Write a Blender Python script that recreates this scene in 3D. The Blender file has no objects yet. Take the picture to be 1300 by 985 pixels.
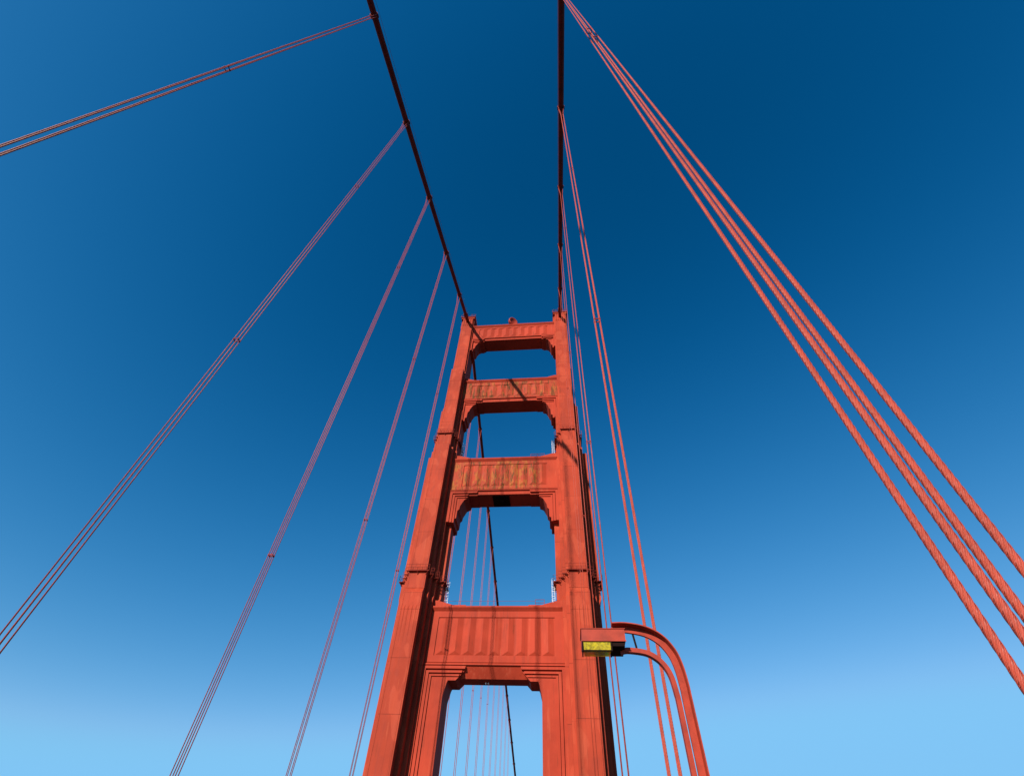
import bpy, math, random
from mathutils import Vector, Matrix
random.seed(4)
scn = bpy.context.scene
COL = scn.collection
R = math.radians
EYE = 1.7                 # eye height above the roadway; heights measured from the eye are raised by it
D = 80.226                # distance along the bridge from the camera to the tower's centre line
PL = 13.7                 # half the distance between the two cable planes

# ------------------------------------------------------------------ helpers
class MB:
    """collects geometry, links it as ONE mesh object"""
    def __init__(s): s.v = []; s.f = []
    def add(s, vs, fs):
        n = len(s.v); s.v += [tuple(v) for v in vs]; s.f += [tuple(i + n for i in f) for f in fs]; return s
    def box(s, x0, x1, y0, y1, z0, z1):
        vs = [(x0,y0,z0),(x1,y0,z0),(x1,y1,z0),(x0,y1,z0),(x0,y0,z1),(x1,y0,z1),(x1,y1,z1),(x0,y1,z1)]
        return s.add(vs, [(0,3,2,1),(4,5,6,7),(0,1,5,4),(1,2,6,5),(2,3,7,6),(3,0,4,7)])
    def bar(s, a, b, w, h=None):
        """rectangular bar from a to b"""
        h = h or w; a = Vector(a); b = Vector(b); d = (b - a).normalized()
        up = Vector((0,0,1)) if abs(d.z) < .95 else Vector((0,1,0))
        r = d.cross(up).normalized(); u = r.cross(d)
        vs = [p + r*sx*w/2 + u*sz*h/2 for p in (a, b) for sx, sz in ((-1,-1),(1,-1),(1,1),(-1,1))]
        return s.add(vs, [(0,1,2,3),(7,6,5,4),(0,4,5,1),(1,5,6,2),(2,6,7,3),(3,7,4,0)])
    def tube(s, pts, rad, n=8, cap=True):
        pts = [Vector(p) for p in pts]; rings = []
        for i, p in enumerate(pts):
            d = (pts[min(i+1, len(pts)-1)] - pts[max(i-1, 0)]).normalized()
            ref = Vector((1,0,0)) if abs(d.x) < .9 else Vector((0,0,1))
            u = d.cross(ref).normalized(); w = u.cross(d)
            rr = rad[i] if isinstance(rad, (list, tuple)) else rad
            rings.append([p + (u*math.cos(t) + w*math.sin(t))*rr for t in [2*math.pi*k/n for k in range(n)]])
        vs = [v for r in rings for v in r]; fs = []
        for i in range(len(pts)-1):
            for k in range(n):
                a = i*n + k; b = i*n + (k+1) % n
                fs.append((a, b, b+n, a+n))
        if cap:
            fs.append(tuple(range(n-1, -1, -1))); fs.append(tuple((len(pts)-1)*n + k for k in range(n)))
        return s.add(vs, fs)
    def prism_xz(s, poly, y0, y1):
        """polygon given in X,Z pushed along Y"""
        n = len(poly)
        vs = [(x, y0, z) for x, z in poly] + [(x, y1, z) for x, z in poly]
        fs = [tuple(range(n)), tuple(range(2*n-1, n-1, -1))]
        for i in range(n):
            j = (i+1) % n; fs.append((j, i, i+n, j+n))
        return s.add(vs, fs)
    def build(s, name, mat, parent=None, smooth=False, autosmooth=False, fix=True):
        me = bpy.data.meshes.new(name); me.from_pydata(s.v, [], s.f); me.validate()
        if fix:
            import bmesh
            bm = bmesh.new(); bm.from_mesh(me); bmesh.ops.recalc_face_normals(bm, faces=bm.faces); bm.to_mesh(me); bm.free()
        me.materials.append(mat)
        if smooth: me.polygons.foreach_set('use_smooth', [True]*len(me.polygons))
        o = bpy.data.objects.new(name, me); COL.objects.link(o)
        if parent: o.parent = parent
        return o

def thing(name, label, cat, loc, group=None):
    o = bpy.data.objects.new(name, None); COL.objects.link(o); o.location = loc
    o.empty_display_size = .3
    o['label'] = label; o['category'] = cat
    if group: o['group'] = group
    return o
def struct(o): o['kind'] = 'structure'; return o

# ------------------------------------------------------------------ materials
def newmat(name):
    m = bpy.data.materials.new(name); m.use_nodes = True
    nt = m.node_tree; b = nt.nodes['Principled BSDF']; return m, nt, b
def N(nt, t, **kw):
    n = nt.nodes.new(t)
    for k, v in kw.items():
        if hasattr(n, k): setattr(n, k, v)
        else: n.inputs[k].default_value = v
    return n
def mathn(nt, op, a, b=None, clamp=False):
    n = nt.nodes.new('ShaderNodeMath'); n.operation = op; n.use_clamp = clamp
    for i, v in enumerate((a, b)):
        if v is None: continue
        if isinstance(v, (int, float)): n.inputs[i].default_value = v
        else: nt.links.new(v, n.inputs[i])
    return n.outputs[0]
def mix(nt, fac, a, b):
    n = nt.nodes.new('ShaderNodeMix'); n.data_type = 'RGBA'
    if isinstance(fac, (int, float)): n.inputs[0].default_value = fac
    else: nt.links.new(fac, n.inputs[0])
    for i, v in ((6, a), (7, b)):
        if isinstance(v, tuple): n.inputs[i].default_value = v if len(v) == 4 else (*v, 1)
        else: nt.links.new(v, n.inputs[i])
    return n.outputs[2]
def noise(nt, co, scale, detail=4, rough=.55, stretch=None):
    if stretch:
        mp = N(nt, 'ShaderNodeMapping'); mp.inputs['Scale'].default_value = stretch
        nt.links.new(co, mp.inputs[0]); co = mp.outputs[0]
    n = N(nt, 'ShaderNodeTexNoise'); n.inputs['Scale'].default_value = scale
    n.inputs['Detail'].default_value = detail; n.inputs['Roughness'].default_value = rough
    nt.links.new(co, n.inputs['Vector']); return n.outputs['Fac']
def ramp(nt, fac, p0, p1, inv=False):
    n = N(nt, 'ShaderNodeMapRange'); n.interpolation_type = 'SMOOTHSTEP'
    nt.links.new(fac, n.inputs[0]); n.inputs[1].default_value = p0; n.inputs[2].default_value = p1
    n.inputs[3].default_value = 1. if inv else 0.; n.inputs[4].default_value = 0. if inv else 1.
    return n.outputs[0]

ORANGE = (.345, .041, .0175)
def paint(name, base=ORANGE, seams=False, stain=0., rough=.65, bump=.25, spec=.09, xfade=None, big=.12, cell=(1.62, 3.35)):
    m, nt, b = newmat(name); L = nt.links
    tc = N(nt, 'ShaderNodeTexCoord'); co = tc.outputs['Object']
    big_n = noise(nt, co, big, 5, .6)
    streak = noise(nt, co, 1., 4, .6, (1.4, 1.4, .09))
    fine = noise(nt, co, 6., 3, .6)
    dark = tuple(c*.70 for c in base[:3]); pale = (min(1, base[0]*1.08), base[1]*1.6, base[2]*1.8)
    c = mix(nt, ramp(nt, big_n, .35, .7), base, dark)
    c = mix(nt, mathn(nt, 'MULTIPLY', ramp(nt, streak, .56, .74), .55), c, pale)
    c = mix(nt, mathn(nt, 'MULTIPLY', ramp(nt, streak, .44, .26), .55), c, tuple(x*.5 for x in base[:3]))
    c = mix(nt, mathn(nt, 'MULTIPLY', ramp(nt, fine, .6, .8), .25), c, pale)
    runs = noise(nt, co, 1., 6, .7, (2.6, 2.6, .12)); patch = noise(nt, co, .35, 3, .5)
    c = mix(nt, mathn(nt, 'MULTIPLY', mathn(nt, 'MULTIPLY', ramp(nt, runs, .57, .66), ramp(nt, patch, .45, .6)), .6), c, (base[0]*.42, base[1]*.7, base[2]*.7))
    c = mix(nt, mathn(nt, 'MULTIPLY', mathn(nt, 'MULTIPLY', ramp(nt, runs, .44, .36), ramp(nt, patch, .55, .4)), .35), c, (min(1, base[0]*1.15), base[1]*2.2, base[2]*2.4))
    height = fine
    if seams:
        sep = N(nt, 'ShaderNodeSeparateXYZ'); L.new(co, sep.inputs[0])
        cmb = N(nt, 'ShaderNodeCombineXYZ')
        L.new(mathn(nt, 'ADD', sep.outputs[0], sep.outputs[1]), cmb.inputs[0]); L.new(sep.outputs[2], cmb.inputs[1])
        def brick(w_, h_, mort):
            br = N(nt, 'ShaderNodeTexBrick'); br.offset = .0; br.squash = 1.
            br.inputs['Scale'].default_value = 1.; br.inputs['Brick Width'].default_value = w_
            br.inputs['Row Height'].default_value = h_; br.inputs['Mortar Size'].default_value = mort
            br.inputs['Mortar Smooth'].default_value = .2
            br.inputs['Color1'].default_value = (1,1,1,1); br.inputs['Color2'].default_value = (.86,.86,.86,1); br.inputs['Mortar'].default_value = (0,0,0,1)
            L.new(cmb.outputs[0], br.inputs['Vector']); return br
        br = brick(200., 7.6, .045); bv = brick(.83, 200., .03); bh = brick(3.3, 3.8, .03)
        # plate to plate tone changes and dirty lap joints
        tone = N(nt, 'ShaderNodeMapRange'); L.new(bh.outputs['Color'], tone.inputs[0])
        tone.inputs[1].default_value = .86; tone.inputs[2].default_value = 1.; tone.inputs[3].default_value = .38; tone.inputs[4].default_value = 0
        c = mix(nt, tone.outputs[0], c, dark)
        # repainted patches
        pn = noise(nt, co, .42, 2, .4, (1, 1, .5))
        c = mix(nt, mathn(nt, 'MULTIPLY', ramp(nt, pn, .56, .59), .35), c, (base[0]*1.12, base[1]*1.5, base[2]*1.6))
        c = mix(nt, mathn(nt, 'MULTIPLY', ramp(nt, pn, .42, .39), .35), c, (base[0]*.62, base[1]*.7, base[2]*.9))
        jm = ramp(nt, noise(nt, co, .5, 3), .25, .5)
        c = mix(nt, mathn(nt, 'MULTIPLY', mathn(nt, 'MULTIPLY', br.outputs['Fac'], jm), .75), c, tuple(x*.35 for x in base[:3]))
        vm = ramp(nt, noise(nt, co, 1., 3, .5, (2., 2., .1)), .48, .62)
        c = mix(nt, mathn(nt, 'MULTIPLY', mathn(nt, 'MULTIPLY', bv.outputs['Fac'], vm), .5), c, tuple(x*.4 for x in base[:3]))
        # rivet rows read as a fine pitted grain
        riv = N(nt, 'ShaderNodeTexVoronoi'); riv.inputs['Scale'].default_value = 5.5; riv.inputs['Randomness'].default_value = .25; L.new(co, riv.inputs['Vector'])
        c = mix(nt, mathn(nt, 'MULTIPLY', ramp(nt, riv.outputs['Distance'], .28, .12), .22), c, dark)
        height = mathn(nt, 'SUBTRACT', mathn(nt, 'MULTIPLY', fine, .3), mathn(nt, 'MULTIPLY', br.outputs['Fac'], .8))
    if stain:
        # worn coat: ochre primer and brown streaks running down the panels
        s1 = noise(nt, co, 1., 5, .7, (1.1, 1.1, .42)); s2 = noise(nt, co, 1., 5, .75, (1.7, 1.7, .24)); s3 = noise(nt, co, 1., 3, .6, (.5, .5, .5))
        msk = 1.
        if xfade:
            sp = N(nt, 'ShaderNodeSeparateXYZ'); L.new(co, sp.inputs[0])
            xx = mathn(nt, 'ADD', sp.outputs[0], mathn(nt, 'MULTIPLY', s1, 1.2)); msk = ramp(nt, xx, xfade+1.0, xfade-.2)
        lo = .62 - .10*stain
        def st(fac, amt): return mathn(nt, 'MULTIPLY', mathn(nt, 'MULTIPLY', fac, amt), msk)
        c = mix(nt, st(ramp(nt, s3, .35, .6), .45), c, (.24, .045, .022))
        c = mix(nt, st(ramp(nt, s1, lo, lo+.06), .62), c, (.29, .10, .02))
        c = mix(nt, st(ramp(nt, s2, .51, .59), .88), c, (.085, .034, .010))
        c = mix(nt, st(ramp(nt, s2, .42, .36), .6), c, (.26, .05, .03))
    L.new(c, b.inputs['Base Color'])
    rg = N(nt, 'ShaderNodeMapRange'); L.new(streak, rg.inputs[0]); rg.inputs[3].default_value = rough-.12; rg.inputs[4].default_value = rough+.2
    L.new(rg.outputs[0], b.inputs['Roughness'])
    b.inputs['Specular IOR Level'].default_value = spec
    bp = N(nt, 'ShaderNodeBump'); bp.inputs['Strength'].default_value = bump; bp.inputs['Distance'].default_value = .06
    L.new(height, bp.inputs['Height']); L.new(bp.outputs[0], b.inputs['Normal'])
    return m

M_leg = paint('painted plate steel', seams=True)
M_strut = paint('painted portal steel', base=(.335, .037, .0165), seams=False, bump=.1)
M_worn = paint('worn portal steel', stain=1.0, xfade=7.7)
M_worn2 = paint('lightly worn portal steel', stain=.75)
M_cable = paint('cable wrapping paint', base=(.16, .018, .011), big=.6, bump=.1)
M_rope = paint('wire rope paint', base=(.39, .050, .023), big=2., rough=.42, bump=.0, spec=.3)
nt = M_rope.node_tree; L = nt.links; b = nt.nodes['Principled BSDF']
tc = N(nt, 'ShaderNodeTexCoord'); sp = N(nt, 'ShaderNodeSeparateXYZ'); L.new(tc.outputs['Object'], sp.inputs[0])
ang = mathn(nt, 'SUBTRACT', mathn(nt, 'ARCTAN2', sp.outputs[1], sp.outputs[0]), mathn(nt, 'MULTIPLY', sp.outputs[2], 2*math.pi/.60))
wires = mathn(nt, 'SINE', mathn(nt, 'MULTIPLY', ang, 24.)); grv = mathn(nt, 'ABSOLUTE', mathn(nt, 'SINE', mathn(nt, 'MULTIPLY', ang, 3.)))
bp = N(nt, 'ShaderNodeBump'); bp.inputs['Strength'].default_value = .55; bp.inputs['Distance'].default_value = .003
L.new(wires, bp.inputs['Height']); L.new(bp.outputs[0], b.inputs['Normal'])
old = b.inputs['Base Color'].links[0].from_socket                # darker colour in the grooves between the strands
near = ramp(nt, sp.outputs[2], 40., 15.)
groove_tone = mathn(nt, 'MULTIPLY', mathn(nt, 'MULTIPLY', ramp(nt, grv, .36, .06), .5), near)
L.new(mix(nt, groove_tone, old, (.11, .016, .010)), b.inputs['Base Color'])
M_rail = paint('railing paint', base=(.2, .024, .014), big=1., bump=0.)
M_clamp = paint('clamp paint', base=(.24, .030, .018), big=2., bump=0.)
M_lamp = paint('lamp paint', base=(.30, .031, .013), big=3., rough=.5, spec=.2, bump=.04)
def flat(name, col, rough=.6, metal=0.):
    m, nt, b = newmat(name); L = nt.links
    tc = N(nt, 'ShaderNodeTexCoord')
    n = noise(nt, tc.outputs['Object'], 3., 4)
    L.new(mix(nt, n, col, tuple(c*.7 for c in col)), b.inputs['Base Color'])
    b.inputs['Roughness'].default_value = rough; b.inputs['Metallic'].default_value = metal
    return m
M_black = flat('dark metal and shade', (.012, .004, .003), .8)  # near-black metal; on the gear box this colour stands in for shade
M_black.node_tree.nodes['Principled BSDF'].inputs['Specular IOR Level'].default_value = .08
M_white = flat('galvanised white paint', (.72, .72, .74), .5)
M_asphalt = flat('asphalt', (.04, .04, .04), .9)
M_conc = flat('concrete', (.11, .105, .1), .85)
M_line = flat('road paint', (.75, .75, .72), .6)

m, nt, b = newmat('amber prismatic glass'); M_lens = m; L = nt.links
tc = N(nt, 'ShaderNodeTexCoord'); ln_ = noise(nt, tc.outputs['Object'], 9., 5, .65); sp = N(nt, 'ShaderNodeSeparateXYZ'); L.new(tc.outputs['Object'], sp.inputs[0])
rib_ = mathn(nt, 'SINE', mathn(nt, 'MULTIPLY', sp.outputs[0], 2*math.pi/.035))
L.new(mix(nt, ramp(nt, ln_, .40, .62), (.66, .50, .004), (.30, .24, .004)), b.inputs['Base Color'])
b.inputs['Roughness'].default_value = .3; b.inputs['Specular IOR Level'].default_value = .2
bp = N(nt, 'ShaderNodeBump'); bp.inputs['Strength'].default_value = .5; bp.inputs['Distance'].default_value = .01
L.new(rib_, bp.inputs['Height']); L.new(bp.outputs[0], b.inputs['Normal'])
tr = N(nt, 'ShaderNodeBsdfTransparent'); tr.inputs['Color'].default_value = (.96, .74, .03, 1); ms_ = N(nt, 'ShaderNodeMixShader'); ms_.inputs[0].default_value = .45
L.new(b.outputs[0], ms_.inputs[1]); L.new(tr.outputs[0], ms_.inputs[2]); L.new(ms_.outputs[0], nt.nodes['Material Output'].inputs[0])

m, nt, b = newmat('sea water'); M_water = m
b.inputs['Base Color'].default_value = (.012, .035, .045, 1); b.inputs['Roughness'].default_value = .12
tc = N(nt, 'ShaderNodeTexCoord'); n_ = noise(nt, tc.outputs['Object'], .12, 6, .6)
bp = N(nt, 'ShaderNodeBump'); bp.inputs['Strength'].default_value = .6; bp.inputs['Distance'].default_value = .5
nt.links.new(n_, bp.inputs['Height']); nt.links.new(bp.outputs[0], b.inputs['Normal'])

# ------------------------------------------------------------------ setting below the picture
q = MB(); q.box(-9000, 9000, -9000, 9000, -68, -67); struct(q.build('water', M_water))
q = MB(); q.box(-PL-.9, -9.6, -120, 760, -1.2, .15); q.box(9.6, PL+.9, -120, 760, -1.2, .15); struct(q.build('sidewalk', M_conc))
q = MB(); q.box(-9.45, 9.45, -120, 760, -.9, 0); struct(q.build('road', M_asphalt))
q = MB(); q.box(-9.6, -9.45, -120, 760, -1.0, .16); q.box(9.45, 9.6, -120, 760, -1.0, .16); struct(q.build('kerb', M_conc))
q = MB()
for x in (-6.3, -3.15, 0, 3.15, 6.3):
    y = -118
    while y < 750:
        q.add([(x-.06,y,.004),(x+.06,y,.004),(x+.06,y+2.5,.004),(x-.06,y+2.5,.004)], [(0,1,2,3)]); y += 9
struct(q.build('lane_marking', M_line))

# ------------------------------------------------------------------ the tower
tower = thing('bridge_tower', 'tall orange steel bridge tower with four portal struts between stepped legs', 'tower', (0, D, 0))
Z = lambda z: z + EYE
def outline(layers):
    q_ = []
    for i, (a, b_) in enumerate(layers):
        q_.append((a, b_)); nb = layers[i+1][1] if i+1 < len(layers) else None
        if nb is not None: q_.append((a, nb))
    q1 = q_                                    # quadrant from front (small a, big b) outwards
    pts = [(a, -b_) for a, b_ in q1] + [(a, b_) for a, b_ in reversed(q1)] + [(-a, b_) for a, b_ in q1] + [(-a, -b_) for a, b_ in reversed(q1)]
    return pts
A = [(1.62, 5.8), (2.22, 4.4), (2.82, 3.05), (3.40, 1.75)]
Bs = [(1.55, 5.1), (2.14, 3.82), (2.80, 2.5), (3.72, 1.2)]
Bt = [(1.55, 5.1), (2.14, 3.82), (2.80, 2.5), (2.80, 1.2)]
C1 = [(1.53, 4.4), (2.08, 3.15), (2.60, 2.35), (2.60, 1.7)]
C2 = [(1.53, 4.4), (1.86, 3.1), (1.86, 2.35), (1.86, 1.7)]
Dd = [(1.50, 3.1), (1.80, 2.6), (1.80, 2.2), (1.80, 1.7)]
SEC = [(-68, [(a+.5, b_+1.2) for a, b_ in A]), (-3, A), (39.3, A), (40.3, Bs), (73.7, Bs), (73.7, Bt), (74.3, Bt), (74.3, C1), (87.9, C1), (87.9, C2), (102.0, C2), (102.0, Dd), (128.9, Dd)]
def leg(s):
    mb = MB(); rings = [[(s*PL + x, y, Z(z)) for x, y in outline(l)] for z, l in SEC]
    n = len(rings[0]); vs = [v for r_ in rings for v in r_]; fs = []
    for i in range(len(rings)-1):
        for k in range(n):
            a = i*n + k; b_ = i*n + (k+1) % n; fs.append((a, b_, b_+n, a+n))
    fs.append(tuple(range(n))); fs.append(tuple((len(rings)-1)*n + k for k in range(n)))
    mb.add(vs, fs); o = mb.build('leg', M_leg, tower)
    # vertical rolled angles on the edges of the centre pilaster
    tr = MB()
    for z0, z1, l in ((-3, 39.2, A), (40.4, 74.2, Bs), (74.35, 101.9, C1), (102.05, 124.4, Dd)):
        a, b_ = l[0]
        for e in (-1, 1):
            tr.box(s*PL + e*(a-.24) - .03, s*PL + e*(a-.24) + .03, -b_-.035, -b_+.01, Z(z0), Z(z1))
    # chamfered plinth moulding and fluted shallow panels over the lowest strut
    for z0 in (40.35, 39.15):
        tr.box(s*PL - 1.60, s*PL + 1.60, -5.83 if z0 < 40 else -5.15, -5.0, Z(z0), Z(z0+.12))
    tr.build('edge_angle', M_leg, o)
    fl = MB()
    for k in (-.95, -.32, .32, .95):                      # tapered flutes under the first set-back
        x = s*PL + k
        fl.add([(x-.17,-5.801,Z(37.2)),(x+.17,-5.801,Z(37.2)),(x,-5.87,Z(36.5)),(x-.17,-5.801,Z(30.5)),(x+.17,-5.801,Z(30.5))], [(0,1,2),(0,2,3),(1,4,2),(3,2,4)])
    fl.build('flute', M_leg, o)
    # crown: ribs, cornice, saddle housing
    cr = MB()
    for k in range(5):
        x = s*PL - 1.2 + k*.6
        for sy in (-1, 1):
            cr.box(x-.17, x+.17, 3.08 if sy > 0 else -3.22, 3.22 if sy > 0 else -3.08, Z(124.9), Z(128.3))
    for k in range(4):
        y = -1.8 + k*1.2
        for e in (-1, 1):
            xx = s*PL + e*1.8
            if abs(y) < 2.4: cr.box(min(xx, xx+e*.28), max(xx, xx+e*.12), y-.3, y+.3, Z(124.9), Z(128.5))
    cr.box(s*PL-1.95, s*PL+1.95, -3.3, 3.3, Z(128.3), Z(128.9))
    cr.box(s*PL-2.15, s*PL+2.15, -3.55, 3.55, Z(128.9), Z(129.12))
    cr.build('crown', M_leg, o)
    sd = MB(); sd.prism_xz([(s*PL-1.0, Z(129.12)), (s*PL+1.0, Z(129.12)), (s*PL+.8, Z(129.9)), (s*PL-.8, Z(129.9))], -2.2, 2.2)
    sd.build('saddle_housing', M_leg, o)
    rl = MB()
    for x in (-2.1, 2.1):
        for k in range(9): rl.bar((s*PL+x, -3.5+k*.875, Z(129.12)), (s*PL+x, -3.5+k*.875, Z(130.2)), .06)
        for h in (129.65, 130.2): rl.bar((s*PL+x, -3.5, Z(h)), (s*PL+x, 3.5, Z(h)), .05)
    for y in (-3.5, 3.5):
        for x in (-1.1, 1.1): rl.bar((s*PL+x, y, Z(129.12)), (s*PL+x, y, Z(130.2)), .06)
        for h in (129.65, 130.2):
            rl.bar((s*PL-2.1, y, Z(h)), (s*PL-.7, y, Z(h)), .05); rl.bar((s*PL+.7, y, Z(h)), (s*PL+2.1, y, Z(h)), .05)
    rl.build('top_railing', M_rail, o)
    return o
legs = {s: leg(s) for s in (-1, 1)}

def strut(name, hw, hd, top, cor, p1, p0, lip, bot, botd, haunch, bracket, nrib, ribw, mat, matb, label=None):
    """hw half width, hd half depth; panel with raised prismatic ribs between p0 and p1"""
    # levels and widths were surveyed on a plane 2.4 m behind the face: bring them onto it
    q_ = .9702
    top, cor, p1, p0, lip, bot = (v*q_ for v in (top, cor, p1, p0, lip, bot)); ribw *= q_; haunch = (haunch[0], haunch[1]*q_)
    xm = bracket[-1][0]; bracket = [(x if x > xm-.2 else x*q_, z_ if z_ < 0 else z_*q_) for x, z_ in bracket]
    mb = MB()
    # body between cornice and bottom; slopes back to botd at the foot
    for y0, y1 in ((-hd, hd),):
        prof = [(-hd, top), (-hd, lip), (-botd, bot), (botd, bot), (hd, lip), (hd, top)]
        vs = [(x, y, Z(z)) for x in (-hw, hw) for y, z in prof]; n = len(prof)
        fs = [tuple(range(n)), tuple(range(2*n-1, n-1, -1))] + [(i, (i+1) % n, (i+1) % n + n, i+n) for i in range(n)]
        mb.add(vs, fs)
    body = mb.build('strut', matb, tower)
    if label: body['label'] = label
    # cornice with upswept ends
    cn = MB(); h1, xh = haunch
    cn.prism_xz([(-hw, Z(cor)), (hw, Z(cor)), (hw, Z(top+h1)), (hw-.7, Z(top+h1)), (xh, Z(top+.35)), (xh-2.2, Z(top+.35)), (xh-2.2, Z(top+.02)),
                 (-xh+2.2, Z(top+.02)), (-xh+2.2, Z(top+.35)), (-xh, Z(top+.35)), (-hw+.7, Z(top+h1)), (-hw, Z(top+h1))], -hd-.02, hd+.02)
    for sy in (-1, 1):
        ya, yb, yc = sy*(hd+.021), sy*(hd+.55), sy*(hd+.1)
        pr = [(ya, cor-.1), (yc, cor-.1), (yb, cor+.42), (yb, cor+.66), (ya, cor+.66)]
        vs = [(x, y, Z(z)) for x in (-hw, hw) for y, z in pr]; n = 5
        cn.add(vs, [tuple(range(n)), tuple(range(2*n-1, n-1, -1))] + [(i, (i+1) % n, (i+1) % n + n, i+n) for i in range(n)])
        pr = [(sy*(hd+.0), lip+.0), (sy*(hd+.32), lip+.16), (sy*(hd+.32), lip+.34), (sy*hd, lip+.6)]
        vs = [(x, y, Z(z)) for x in (-hw, hw) for y, z in pr]; n = 4
        cn.add(vs, [tuple(range(n)), tuple(range(2*n-1, n-1, -1))] + [(i, (i+1) % n, (i+1) % n + n, i+n) for i in range(n)])
    cn.build('cornice', matb, body)
    # ribs: ridge with a lit and a shaded flank, hipped at both ends
    pitch = ribw
    for sy in (-1, 1):
        rb = MB()
        for i in range(nrib):
            xc = (i-(nrib-1)/2)*pitch; w = pitch*.46; c = .29
            y0 = sy*(hd+.002); y1 = sy*(hd+c)
            vs = [(xc-w, y0, Z(p0)), (xc+w, y0, Z(p0)), (xc+.05, y1, Z(p0+.55)), (xc-w, y0, Z(p1)), (xc+w, y0, Z(p1)), (xc+.05, y1, Z(p1-.15))]
            rb.add(vs, [(0,1,2), (3,5,4), (0,2,5,3), (1,4,5,2), (0,3,4,1)])
        rb.build('ribbed_panel', mat, body)
    # frame round the panel
    fr = MB(); e = nrib*pitch/2 + .12
    for sy in (-1, 1):
        a_, b_ = sorted((sy*(hd+.001), sy*(hd+.14)))
        fr.box(-hw, -e, a_, b_, Z(p0-.1), Z(p1+.1)); fr.box(e, hw, a_, b_, Z(p0-.1), Z(p1+.1))
        fr.box(-hw, hw, a_, b_, Z(p1+.1), Z(cor-.1)); fr.box(-hw, hw, a_, b_, Z(lip+.6), Z(p0-.1))
    fr.build('panel_frame', mat, body)
    # stepped corner brackets
    for s in (-1, 1):
        g = MB(); poly = [(s*x, Z(z)) for x, z in bracket]
        dd = hd-.15
        g.prism_xz(poly, -dd, dd)
        # nested L shaped mouldings on the bracket face
        xo = hw; zt = lip-.0
        # arms of the L follow the bracket's own edge: limits come from the outline
        zlow = bracket[-2][1]; xin = bracket[0][0]
        for k, (w_, pr_) in enumerate(((.62, .46), (.50, .32), (.42, .18))):
            o0 = sum((.62, .50, .42)[:k]); th = (.62, .50, .42)[k]*.86
            zb = zt - o0 - th*.75
            # horizontal arm end: where the bracket outline reaches that height
            def edge_x(zq):
                for (xa, za), (xb, zb_) in zip(bracket, bracket[1:]):
                    if (za-zq)*(zb_-zq) <= 0 and za != zb_: return xa + (xb-xa)*(za-zq)/(za-zb_)
                return xin
            xe = edge_x(zb) + .05
            for sy in (-1, 1):
                ya, yb = sorted((sy*(dd+.001), sy*(dd+pr_)))
                g.prism_xz([(s*xe, Z(zb)), (s*(xo-o0), Z(zb)), (s*(xo-o0), Z(zb+th*.75)), (s*(xe-.1), Z(zb+th*.75))], ya, yb)
                x1 = xo-o0; x0 = x1-th
                if x0 > edge_x(zlow+.01):
                    g.prism_xz([(s*x0, Z(zlow+.01)), (s*x1, Z(zlow+.01)), (s*x1, Z(zb-.002)), (s*x0, Z(zb-.002))], ya, yb)
        g.build('corner_bracket', matb, body)
    return body

b4 = [(4.35, 29.72), (4.40, 29.3), (5.85, 27.75), (7.05, 27.75), (7.2, 27.4), (7.62, 25.5), (7.62, -3), (10.84, -3), (10.84, 29.72)]
b3 = [(5.5, 64.78), (5.5, 64.0), (7.4, 64.0), (7.4, 63.4), (8.2, 62.9), (8.9, 61.4), (9.0, 60.6), (9.35, 60.2), (9.4, 58.4), (9.75, 58.2), (9.75, 57.2), (10.84, 57.2), (10.84, 64.78)]
b2 = [(6.9, 94.68), (6.9, 93.9), (8.4, 93.9), (8.4, 93.3), (9.2, 92.9), (9.8, 91.6), (9.95, 90.9), (10.3, 90.4), (10.4, 88.6), (10.8, 88.4), (10.8, 87.4), (11.95, 87.4), (11.95, 94.68)]
b1 = [(8.4, 122.4), (8.4, 121.4), (9.6, 121.2), (10.3, 120.6), (10.9, 119.4), (11.1, 118.2), (11.5, 118.0), (11.5, 116.8), (11.98, 116.8), (11.98, 122.4)]
S4 = strut('s', 10.95, 2.2, 39.6, 38.85, 37.6, 31.5, 29.75, 28.25, 1.3, (1.15, 7.7), b4, 9, 2.16, M_strut, M_strut)
S3 = strut('s', 10.95, 2.2, 74.1, 73.3, 72.2, 66.4, 64.8, 64.15, 2.1, (1.2, 7.7), b3, 9, 2.0, M_worn, M_strut, 'portal strut with heavily worn paint, ochre and brown streaks')
S2 = strut('s', 11.95, 2.0, 102.4, 101.6, 100.3, 95.9, 94.7, 94.0, 1.9, (1.3, 9.0), b2, 9, 2.2, M_worn2, M_strut, 'portal strut with patchy ochre wear on its ribbed panel')
S1 = strut('s', 12.0, 2.0, 129.1, 128.4, 127.6, 123.2, 122.3, 121.75, 1.9, (.8, 9.5), b1, 9, 2.25, M_strut, M_strut)

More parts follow.
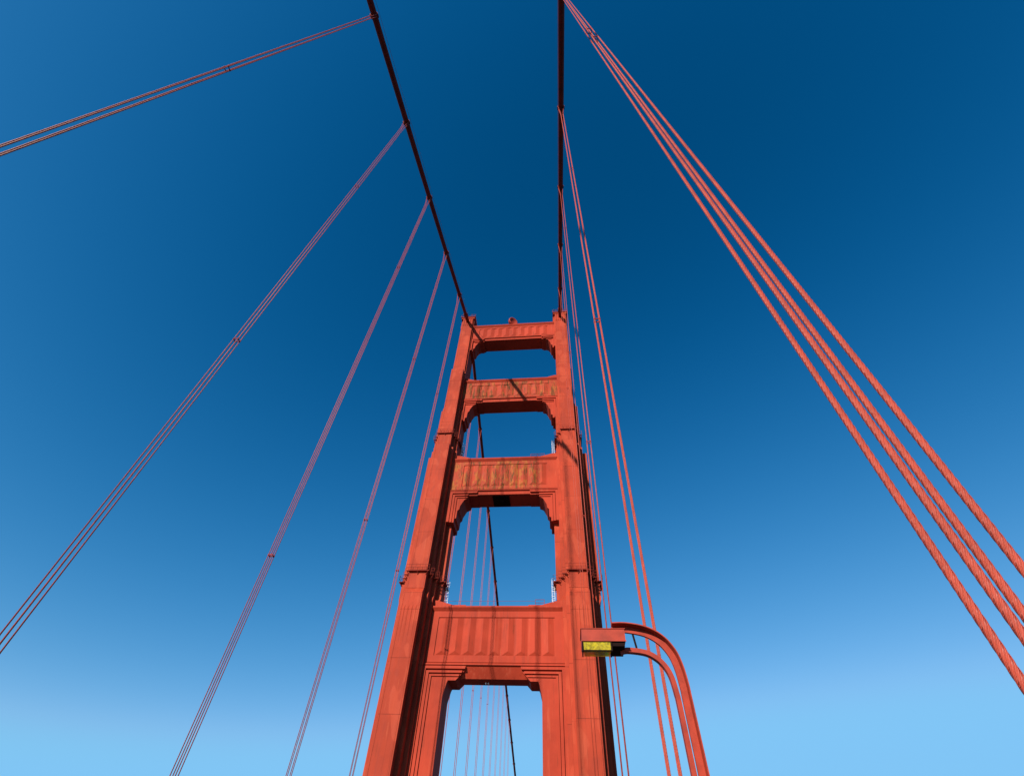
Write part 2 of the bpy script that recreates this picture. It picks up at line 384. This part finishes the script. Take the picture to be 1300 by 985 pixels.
# thin string course panel on the inner flank, balconies with railings
def balcony(s, z, layers, grow):
    lay = [(a+grow, b_+grow) for a, b_ in layers]
    pts = outline(lay); inn = outline([(a-.05, b_-.05) for a, b_ in layers]); n = len(pts)
    def skip(k):
        p, q2 = pts[k % n], pts[(k+1) % n]; return abs(p[0]-q2[0]) < .01 and abs(p[1]-q2[1]) < 2.2 or (Vector(p)-Vector(q2)).length < .05
    start = next(k for k in range(n) if skip(k)); runs = []; cur = []
    for d in range(1, n+1):
        k = (start+d) % n
        if skip(k):
            if cur: runs.append(cur)
            cur = []
        else: cur.append(k)
    if cur: runs.append(cur)
    P3 = lambda p, h: (s*PL+p[0], p[1], Z(z+h))
    for run in runs:
        ks = run + [(run[-1]+1) % n]; m_ = len(ks)
        vs = [P3(pts[k], 0) for k in ks] + [P3(inn[k], 0) for k in ks] + [P3(pts[k], -.09) for k in ks] + [P3(inn[k], -.09) for k in ks]
        fs = [(0, m_, 3*m_, 2*m_), (m_-1, 3*m_-1, 4*m_-1, 2*m_-1)]
        for i in range(m_-1):
            fs += [(i, i+1, i+1+m_, i+m_), (i+2*m_, i+1+2*m_, i+1, i), (i+2*m_, i+3*m_, i+1+3*m_, i+1+2*m_), (i+3*m_, i+m_, i+1+m_, i+1+3*m_)]
        mb = MB(); mb.add(vs, fs); fl = mb.build('balcony', M_rail, tower); rl = MB()
        for k in run:
            a = Vector(P3(pts[k], 0)); b_ = Vector(P3(pts[(k+1) % n], 0)); ln = (b_-a).length
            for h in (.55, 1.1): rl.bar(a+Vector((0,0,h)), b_+Vector((0,0,h)), .04)
            c_ = max(1, round(ln/.85))
            for i in range(c_+1):
                p = a.lerp(b_, i/c_); rl.bar(p, p+Vector((0,0,1.1)), .04)
            c_ = max(1, round(ln/2.2)); ia = Vector(P3(inn[k], -.09)); ib = Vector(P3(inn[(k+1) % n], -.09))
            for i in range(c_+1):
                t = (i+.08)/(c_+.16); p = a.lerp(b_, t)-Vector((0,0,.09))
                br = MB(); br.bar(p, ia.lerp(ib, t)-Vector((0,0,.6)), .07, .08); br.build('balcony_bracket', M_rail, fl)
        rl.build('balcony_railing', M_rail, fl)
for s in (-1, 1):
    balcony(s, 43.4, Bs, .5)
    balcony(s, 78.0, C1, .42)

def ladder(x, y, z0, z1):
    mb = MB()
    for e in (-.24, .24): mb.bar((x+e, y, Z(z0)), (x+e, y, Z(z1)), .055)
    k = z0+.3
    while k < z1: mb.bar((x-.24, y, Z(k)), (x+.24, y, Z(k)), .04); k += .32
    k = z0+1.2
    while k < z1-.1:                                  # safety hoops
        mb.tube([(x+.36*math.cos(t), y-.05-.62*math.sin(t), Z(k)) for t in [math.pi*i/6 for i in range(7)]], .022, 5); k += .8
    mb.build('ladder', M_white, tower)
ladder(9.45, .0, 39.2, 44.5); ladder(-9.3, .0, 39.2, 44.2)
ladder(10.3, .0, 73.2, 79.0); ladder(-10.3, .0, 73.2, 78.8)
def guard(x0, x1, y, z):
    mb = MB(); n = max(1, round((x1-x0)/1.4))
    for i in range(n+1):
        x = x0+(x1-x0)*i/n; mb.bar((x, y, Z(z)), (x, y, Z(z+1.1)), .07)
    for h in (.55, 1.1): mb.bar((x0, y, Z(z+h)), (x1, y, Z(z+h)), .06)
    mb.build('guard_rail', M_rail, tower)
guard(6.4, 7.9, -1.9, 38.75); guard(5.4, 8.4, -1.9, 72.2)
mb = MB()
for z in (39.6,): mb.bar((-8.3, -1.9, Z(z)), (6.3, -1.9, Z(z)), .03)
mb.build('safety_line', M_rail, tower)
# floodlight fixture and hatch under the third strut, lamp pair under the lowest strut
mb = MB(); mb.box(-2.3, 1.1, -1.7, 1.7, Z(62.05), Z(62.237)); mb.box(-.9, 0, -.6, .3, Z(61.6), Z(62.05)); mb.build('access_hatch', M_black, tower)
mb = MB()
for x in (-1.3, -.9): mb.tube([(x, 0, Z(27.40)), (x, 0, Z(27.2)), (x, 0, Z(27.1))], [.09, .14, .05], 10)
mb.build('underside_lamp', M_white, tower, smooth=True)
# beacon housing standing on the top strut
mb = MB(); c = Vector((-.4, -1.0, Z(128.9)))
prof = [(-.75, .25), (-.72, .9), (-.4, 1.05), (.0, 1.12), (.35, 1.10), (.42, 1.0), (.36, .9), (.05, .45), (.0, .0)]
ax = Vector((.55, -.75, -.15)).normalized(); u = ax.cross(Vector((0,0,1))).normalized(); w = u.cross(ax)
vs = [c + ax*a + (u*math.cos(t)+w*math.sin(t))*r_*1.3 for a, r_ in prof for t in [2*math.pi*k/24 for k in range(24)]]
fs = [(i*24+k, i*24+(k+1) % 24, (i+1)*24+(k+1) % 24, (i+1)*24+k) for i in range(len(prof)-1) for k in range(24)]
mb.add(vs, fs); fg = mb.build('fog_beacon', M_lamp, tower, smooth=True)
mb = MB(); mb.bar((-.4, -.6, Z(125.4)), (-.4, -.6, Z(128.3)), .3); mb.build('beacon_bracket', M_lamp, fg)

# ------------------------------------------------------------------ main cables
def zfront(s): s += 2.415; return 129.881 - .50001*s + .50001/1280*s*s
def zback(s): return 129.2 - .365*s + .00008*s*s
def zc(yl):       # local y, tower centre = 0, front (towards camera) negative
    return zfront(-yl) if yl < 0 else zback(yl)
def cable_path(y0, y1, dx=0, dz=0, step=4.):
    n = int(abs(y1-y0)/step); out = []
    for i in range(n+1):
        y = y0+(y1-y0)*i/n
        z = zc(y)
        if abs(y) < 4: z = (zc(4)+zc(-4))/2 + .5 - .5*(y/4)**2 + (zc(4)-zc(-4))/2*(y/4) 
        out.append((dx, y, Z(z+dz)))
    return out
cl = {-1: 'thick dark main cable slanting from the top of the left tower leg',
       1: 'thick dark main cable rising straight up above the right tower leg'}
def cable_band(parent, yl, w=.62):
    y0, y1 = yl-w/2, yl+w/2
    a = Vector((0, y0, Z(zc(y0)))); b_ = Vector((0, y1, Z(zc(y1))))
    mb = MB(); d = (b_-a)
    mb.tube([a, a+d*.08, a+d*.3, a+d*.32, a+d*.68, a+d*.7, a+d*.92, b_], [.5, .56, .56, .52, .52, .56, .56, .5], 20)
    for sx in (-1, 1):
        mb.bar(a+Vector((sx*.56, 0, -.05))+d*.1, b_+Vector((sx*.56, 0, -.05))-d*.1, .12, .22)
    mb.build('cable_band', M_cable, parent)
BACK = [15.24*k + 1.9 for k in range(1, 14)]
FRONT = [15.24*k for k in range(1, 6)]
for s in (-1, 1):
    root = thing('main_cable', cl[s], 'cable', (s*PL, D, 0), 'main suspension cables')
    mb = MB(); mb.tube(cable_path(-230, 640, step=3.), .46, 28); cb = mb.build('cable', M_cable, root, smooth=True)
    for e in (-1, 1):
        mb = MB(); mb.tube(cable_path(-230, -3.6, e*.52, 1.15), .022, 6)
        mb.build('hand_rope', M_rail, root)
    for f in FRONT: cable_band(root, -f)
    for f in BACK: cable_band(root, f)
    # splay collar close to the saddle
    a = Vector((0, -5.2, Z(zc(-5.2)))); b_ = Vector((0, -6.8, Z(zc(-6.8))))
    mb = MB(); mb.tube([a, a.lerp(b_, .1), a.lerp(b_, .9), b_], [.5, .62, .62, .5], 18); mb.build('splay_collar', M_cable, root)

# ------------------------------------------------------------------ suspender ropes
BX, AY = .175, .135
RW = .0355
def rope_mesh(length, name, twisted, top_spread):
    """one wire rope hanging from z=0 (deck) to z=length; leans out at the top by top_spread in x"""
    mb = MB()
    def off(z):
        t = max(0, (z-(length-4.5))/4.5); return top_spread*t
    if twisted:
        n = 42; lay = .60; zl = []; z = 0.
        while z < length: zl.append(z); z += .025 if z < 22 else .05
        zl.append(length); rows = len(zl)-1
        vs = []
        for i in range(rows+1):
            z = zl[i]; ph = 2*math.pi*z/lay
            for k in range(n):
                t = 2*math.pi*k/n
                lobe = abs(math.sin(3*(t-ph/1.0)))           # six strands
                r_ = RW*(.72 + .33*lobe**.5)
                vs.append((r_*math.cos(t)+off(z), r_*math.sin(t), z))
        fs = [(i*n+k, i*n+(k+1) % n, (i+1)*n+(k+1) % n, (i+1)*n+k) for i in range(rows) for k in range(n)]
        mb.v = vs; mb.f = fs
    else:
        zz = [0, length*.5, length-4.5, length]
        mb.tube([(off(z), 0, z) for z in zz], RW*.94, 10)
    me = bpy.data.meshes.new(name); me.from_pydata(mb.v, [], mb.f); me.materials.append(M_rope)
    me.polygons.foreach_set('use_smooth', [True]*len(me.polygons)); return me
def suspender(s, yl, label, group, spacers=(), twisted=False, dx=0.):
    zt = Z(zc(yl)) + .35; z0 = .15
    root = thing('suspender', label, 'suspender cable', (s*PL+dx, D+yl, z0), group)
    ms = {}
    for ex in (-1, 1):
        ms[ex] = rope_mesh(zt-z0-.3, 'wire_rope', twisted, ex*.30)
        for ey in (-1, 1):
            o = bpy.data.objects.new('wire_rope', ms[ex]); COL.objects.link(o); o.parent = root
            o.location = (ex*BX, ey*AY, 0)
    # foot casting at the deck
    mb = MB(); mb.box(-.42, .42, -.34, .34, 0, .18); mb.box(-.3, .3, -.24, .24, .18, .5); mb.build('anchor_casting', M_rail, root)
    for zs in spacers:
        mb = MB(); z = Z(zs)-z0
        for ex in (-1, 1):
            for ey in (-1, 1):
                mb.tube([(ex*BX, ey*AY, z-.11), (ex*BX, ey*AY, z-.09), (ex*BX, ey*AY, z+.09), (ex*BX, ey*AY, z+.11)], [.036, .050, .050, .036], 12)
                mb.box(ex*BX-.075, ex*BX+.075, ey*AY-.012, ey*AY+.012, z-.03, z+.03)
        for ey in (-1, 1): mb.box(-BX, BX, ey*AY-.018, ey*AY+.018, z-.02, z+.06)
        for ex in (-1, 1): mb.box(ex*BX-.018, ex*BX+.018, -AY, AY, z-.06, z+.02)
        mb.build('spacer_clamp', M_clamp, root)
    return root
SP = {(-1,5): (45.2,), (-1,4): (30.9, 66.0), (-1,3): (21.5, 74.6), (-1,2): (36.0, 70.5), (-1,1): (37.7, 79.), (1,5): (43.7, 38.9), (1,4): (30.9, 65.7), (1,3): (33.6, 85.5), (1,2): (36., 70.), (1,1): (37.7, 79.)}
LB = {(-1,5): 'dark pair of wire ropes crossing the top left corner of the sky',
      (-1,4): 'three parallel wire ropes sloping down to the left edge, second from the top left',
      (-1,3): 'bundle of four wire ropes fanning slightly apart low down, third from the top left',
      (-1,2): 'narrow bundle of wire ropes, second out from the left side of the left tower leg',
      (-1,1): 'wire ropes hanging closest beside the outer side of the left tower leg',
      (1,5): 'four thick twisted orange wire ropes sweeping across the right side of the sky',
      (1,4): 'pair of sunlit wire ropes passing behind the curved arms of the street lamp',
      (1,3): 'pair of thin sunlit wire ropes passing behind the right end of the lamp housing',
      (1,2): 'thin wire rope along the dark side of the right tower leg behind the yellow lens',
      (1,1): 'wire ropes lying over the right tower leg itself, closest to its top'}
for s in (-1, 1):
    for k in range(1, 6):
        suspender(s, -FRONT[k-1], LB[(s, k)], 'suspender ropes in front of the tower', SP[(s, k)], twisted=(s == 1 and k >= 4), dx=.03 if (s, k) == (1, 5) else 0)
ORD = ['leftmost', 'second', 'third', 'fourth', 'fifth', 'sixth', 'seventh', 'eighth', 'ninth', 'tenth', 'eleventh', 'twelfth', 'thirteenth']
for k, yb in enumerate(BACK[:11]):
    lab = ('leftmost far ropes seen through the tower openings, just behind the left leg' if k == 0 else
           '%s far rope bundle from the left, seen through the tower openings' % ORD[k])
    suspender(-1, yb, lab, 'suspender ropes beyond the tower', (Z(36. + 3*k),) if k < 6 else ())

# ------------------------------------------------------------------ street lamp
LX, LY = 13.2, 13.72
lamp = thing('street_lamp', 'orange street lamp with twin curved arms and yellow glass beside the right tower leg', 'street lamp', (LX, LY, .15))
def smoothpath(pts, n=6):
    out = []
    for i in range(len(pts)-1):
        p0 = Vector(pts[max(i-1, 0)]); p1 = Vector(pts[i]); p2 = Vector(pts[i+1]); p3 = Vector(pts[min(i+2, len(pts)-1)])
        for k in range(n):
            t = k/n
            out.append(.5*((2*p1)+(p2-p0)*t+(2*p0-5*p1+4*p2-p3)*t*t+(3*p1-p0-3*p2+p3)*t**3))
    out.append(Vector(pts[-1])); return out
def ribbon(mb, outer, inner, y0, y1):
    n = len(outer); vs = []
    for a, b_ in zip(outer, inner):
        vs += [(a[0]-LX, y0, Z(a[1])-.15), (b_[0]-LX, y0, Z(b_[1])-.15), (b_[0]-LX, y1, Z(b_[1])-.15), (a[0]-LX, y1, Z(a[1])-.15)]
    fs = [(0,1,2,3), (4*n-1, 4*n-2, 4*n-3, 4*n-4)]
    for i in range(n-1):
        for k in range(4):
            j = (k+1) % 4; fs.append((i*4+k, (i+1)*4+k, (i+1)*4+j, i*4+j))
    mb.add(vs, fs)
up_o = smoothpath([(11.65, 6.20), (12.06, 6.20), (12.58, 6.09), (12.96, 5.86), (13.21, 5.52), (13.33, 5.14), (13.38, 4.68), (13.39, 4.2), (13.42, 2.0), (13.46, -1.5)])
def inset(path, d):
    out = []
    for i, p in enumerate(path):
        t = (path[min(i+1, len(path)-1)] - path[max(i-1, 0)]).normalized(); out.append(p + Vector((t.y, -t.x))*d)
    return out
up_m = inset(up_o, .03); up_i = inset(up_o, .19)
arm = MB(); ribbon(arm, up_m, up_i, -.03, .04); ribbon(arm, up_o, up_m, -.25, .12); arm.build('upper_arm', M_lamp, lamp)
lo_o = smoothpath([(11.80, 5.54), (11.90, 5.58), (12.09, 5.59), (12.5, 5.53), (12.78, 5.38), (12.98, 5.15), (13.09, 4.88), (13.14, 4.5), (13.16, 4.1), (13.19, 2.0), (13.24, -1.5)])
lo_i = inset(lo_o, .115)
arm = MB(); ribbon(arm, lo_o, lo_i, -.07, .09); arm.build('lower_arm', M_lamp, lamp)
mb = MB(); mb.bar((12.20-LX, 0, Z(6.05)-.15), (12.27-LX, 0, Z(5.56)-.15), .045); mb.build('arm_strut', M_black, lamp)
mb = MB(); mb.box(-.2, .45, -.25, .25, 0, .25); mb.box(-.12, .36, -.18, .18, .25, .9); mb.build('lamp_base', M_lamp, lamp)
z = lambda h: Z(h)-.15
# head: sheet steel housing with a glass bowl under its outer end and a gear box under the inner end
KY = .9745
hx = lambda x: 10.208+(x-10.208)*KY-LX
hz = lambda h: Z(h*KY)-.15
X0, X1, Y0, Y1 = hx(10.82), hx(12.0), -.35, .40
zt_, zb_, zl_ = hz(6.12), hz(5.79), hz(5.79)-.15
mb = MB()
mb.box(X0, X1, Y0, Y0+.02, zb_, zt_); mb.box(X0, X1, Y1-.02, Y1, zb_, zt_)
mb.box(X0, X0+.02, Y0+.02, Y1-.02, zb_, zt_); mb.box(X1-.02, X1, Y0+.02, Y1-.02, zb_, zt_)
mb.box(X0+.02, X1-.02, Y0+.02, Y1-.02, zt_-.03, zt_)
mb.box(X0-.015, X1+.015, Y0-.015, Y0-.001, zb_-.01, zb_+.02)
mb.box(X0-.02, X1+.02, Y0-.02, Y1+.02, zt_+.001, zt_+.016)
hd = mb.build('lamp_housing', M_lamp, lamp)
mb = MB(); mb.box(X0+.79, X1-.03, Y0+.03, Y1-.03, zb_-.12, zb_+.03); mb.box(X0+.88, X1-.10, Y0+.2, Y1-.12, zb_-.15, zb_-.12); mb.build('gear_box', M_black, hd)  # shade under the housing's inner end is painted in as near-black
mb = MB(); mb.box(X0+.02, X1-.02, Y0+.02, Y1-.02, zb_+.04, zb_+.06); mb.build('reflector', M_white, hd)
mb = MB(); mb.tube([(X0+.22, Y0+.2, zb_-.05), (X0+.26, Y0+.2, zb_-.05), (X0+.40, Y0+.2, zb_-.05), (X0+.55, Y0+.2, zb_-.05), (X0+.6, Y0+.2, zb_-.05)], [.03, .04, .075, .07, .02], 12); mb.build('lamp_bulb', M_white, hd, smooth=True)
mb = MB()
mb.box(X0+.0, X0+.03, Y0+.0, Y0+.42, zb_-.26, zb_+.0); mb.box(X0+.75, X0+.785, Y0+.0, Y0+.42, zb_-.26, zb_-.001)
mb.box(X0+.03, X0+.75, Y0-.005, Y0+.02, zb_-.262, zb_-.235)
mb.build('lens_frame', M_black, hd)
mb = MB()
a0, a1, c0, c1 = X0+.035, X0+.745, Y0+.02, Y0+.42
vs = [(a0, c0, zb_+.03), (a1, c0, zb_+.03), (a1, c1, zb_+.03), (a0, c1, zb_+.03), (a0+.0, c0+.01, zb_-.24), (a1-.0, c0+.01, zb_-.24), (a1-.02, c1-.02, zb_-.25), (a0+.02, c1-.02, zb_-.25)]
mb.add(vs, [(k, k+4, (k+1) % 4+4, (k+1) % 4) for k in range(4)] + [(4,5,6,7)])
mb.build('lamp_lens', M_lens, hd)

# ------------------------------------------------------------------ light
W = bpy.data.worlds.new('World'); scn.world = W; W.use_nodes = True
nt = W.node_tree; bg = nt.nodes['Background']
AZ, EL = R(25.3), R(24)
sx, sy, sz = -math.sin(AZ)*math.cos(EL), -math.cos(AZ)*math.cos(EL), math.sin(EL)       # towards the sun
sky = nt.nodes.new('ShaderNodeTexSky'); sky.sky_type = 'NISHITA'; sky.sun_disc = False
sky.sun_elevation = EL; sky.sun_rotation = math.atan2(sx, sy)
sky.altitude = 0; sky.air_density = .6; sky.dust_density = .3; sky.ozone_density = 1.
# the clear polarised sky: a response curve per colour channel on the physical sky
spl = nt.nodes.new('ShaderNodeSeparateColor'); cmb = nt.nodes.new('ShaderNodeCombineColor'); nt.links.new(sky.outputs[0], spl.inputs[0])
for i, (o_, p_, g_, c_) in enumerate(((.0324, 1.8, 8.52, .22), (.0291, 1.0, 2.134, .56), (.0785, .65, 1.648, .92))):
    v = mathn(nt, 'MULTIPLY', spl.outputs[i], .1); v = mathn(nt, 'SUBTRACT', v, o_); v = mathn(nt, 'MAXIMUM', v, .0005)
    v = mathn(nt, 'POWER', v, p_); v = mathn(nt, 'MULTIPLY', v, g_*10)
    sm = nt.nodes.new('ShaderNodeMath'); sm.operation = 'SMOOTH_MIN'; nt.links.new(v, sm.inputs[0]); sm.inputs[1].default_value = c_*10; sm.inputs[2].default_value = c_*2
    nt.links.new(sm.outputs[0], cmb.inputs[i])
nt.links.new(cmb.outputs[0], bg.inputs['Color'])
bg.inputs['Strength'].default_value = .10/1.57
sl = bpy.data.lights.new('sun', 'SUN'); sl.energy = 5; sl.angle = R(.53); sl.color = (1., .93, .84)
so = bpy.data.objects.new('sun', sl); COL.objects.link(so)
so.rotation_euler = Vector((-sx, -sy, -sz)).to_track_quat('-Z', 'Y').to_euler()

# ------------------------------------------------------------------ camera
f, pitch, yaw, roll, cx = 623.79692, .81229, -.13975, .06614, 10.20846
ppx, ppy = 640.46514, 536.88805
fw = Vector((math.sin(yaw)*math.cos(pitch), math.cos(yaw)*math.cos(pitch), math.sin(pitch)))
r_ = Vector((math.cos(yaw), -math.sin(yaw), 0)); u_ = r_.cross(fw)
r2 = r_*math.cos(roll) + u_*math.sin(roll); u2 = -r_*math.sin(roll) + u_*math.cos(roll)
cd = bpy.data.cameras.new('camera'); co = bpy.data.objects.new('camera', cd); COL.objects.link(co)
co.matrix_world = Matrix(((r2.x, u2.x, -fw.x, cx), (r2.y, u2.y, -fw.y, 0), (r2.z, u2.z, -fw.z, EYE), (0, 0, 0, 1)))
cd.sensor_fit = 'HORIZONTAL'; cd.sensor_width = 36; cd.lens = f/1300*36
cd.shift_x = (650-ppx)/1300; cd.shift_y = (ppy-492.5)/1300
cd.clip_start = .05; cd.clip_end = 30000
scn.camera = co
scn.cycles.sample_clamp_indirect = 6.
vs_ = scn.view_settings; vs_.view_transform = 'Standard'; vs_.look = 'None'; vs_.exposure = .65; vs_.gamma = 1; vs_.use_curve_mapping = False
scn.render.resolution_x = 1024; scn.render.resolution_y = 775
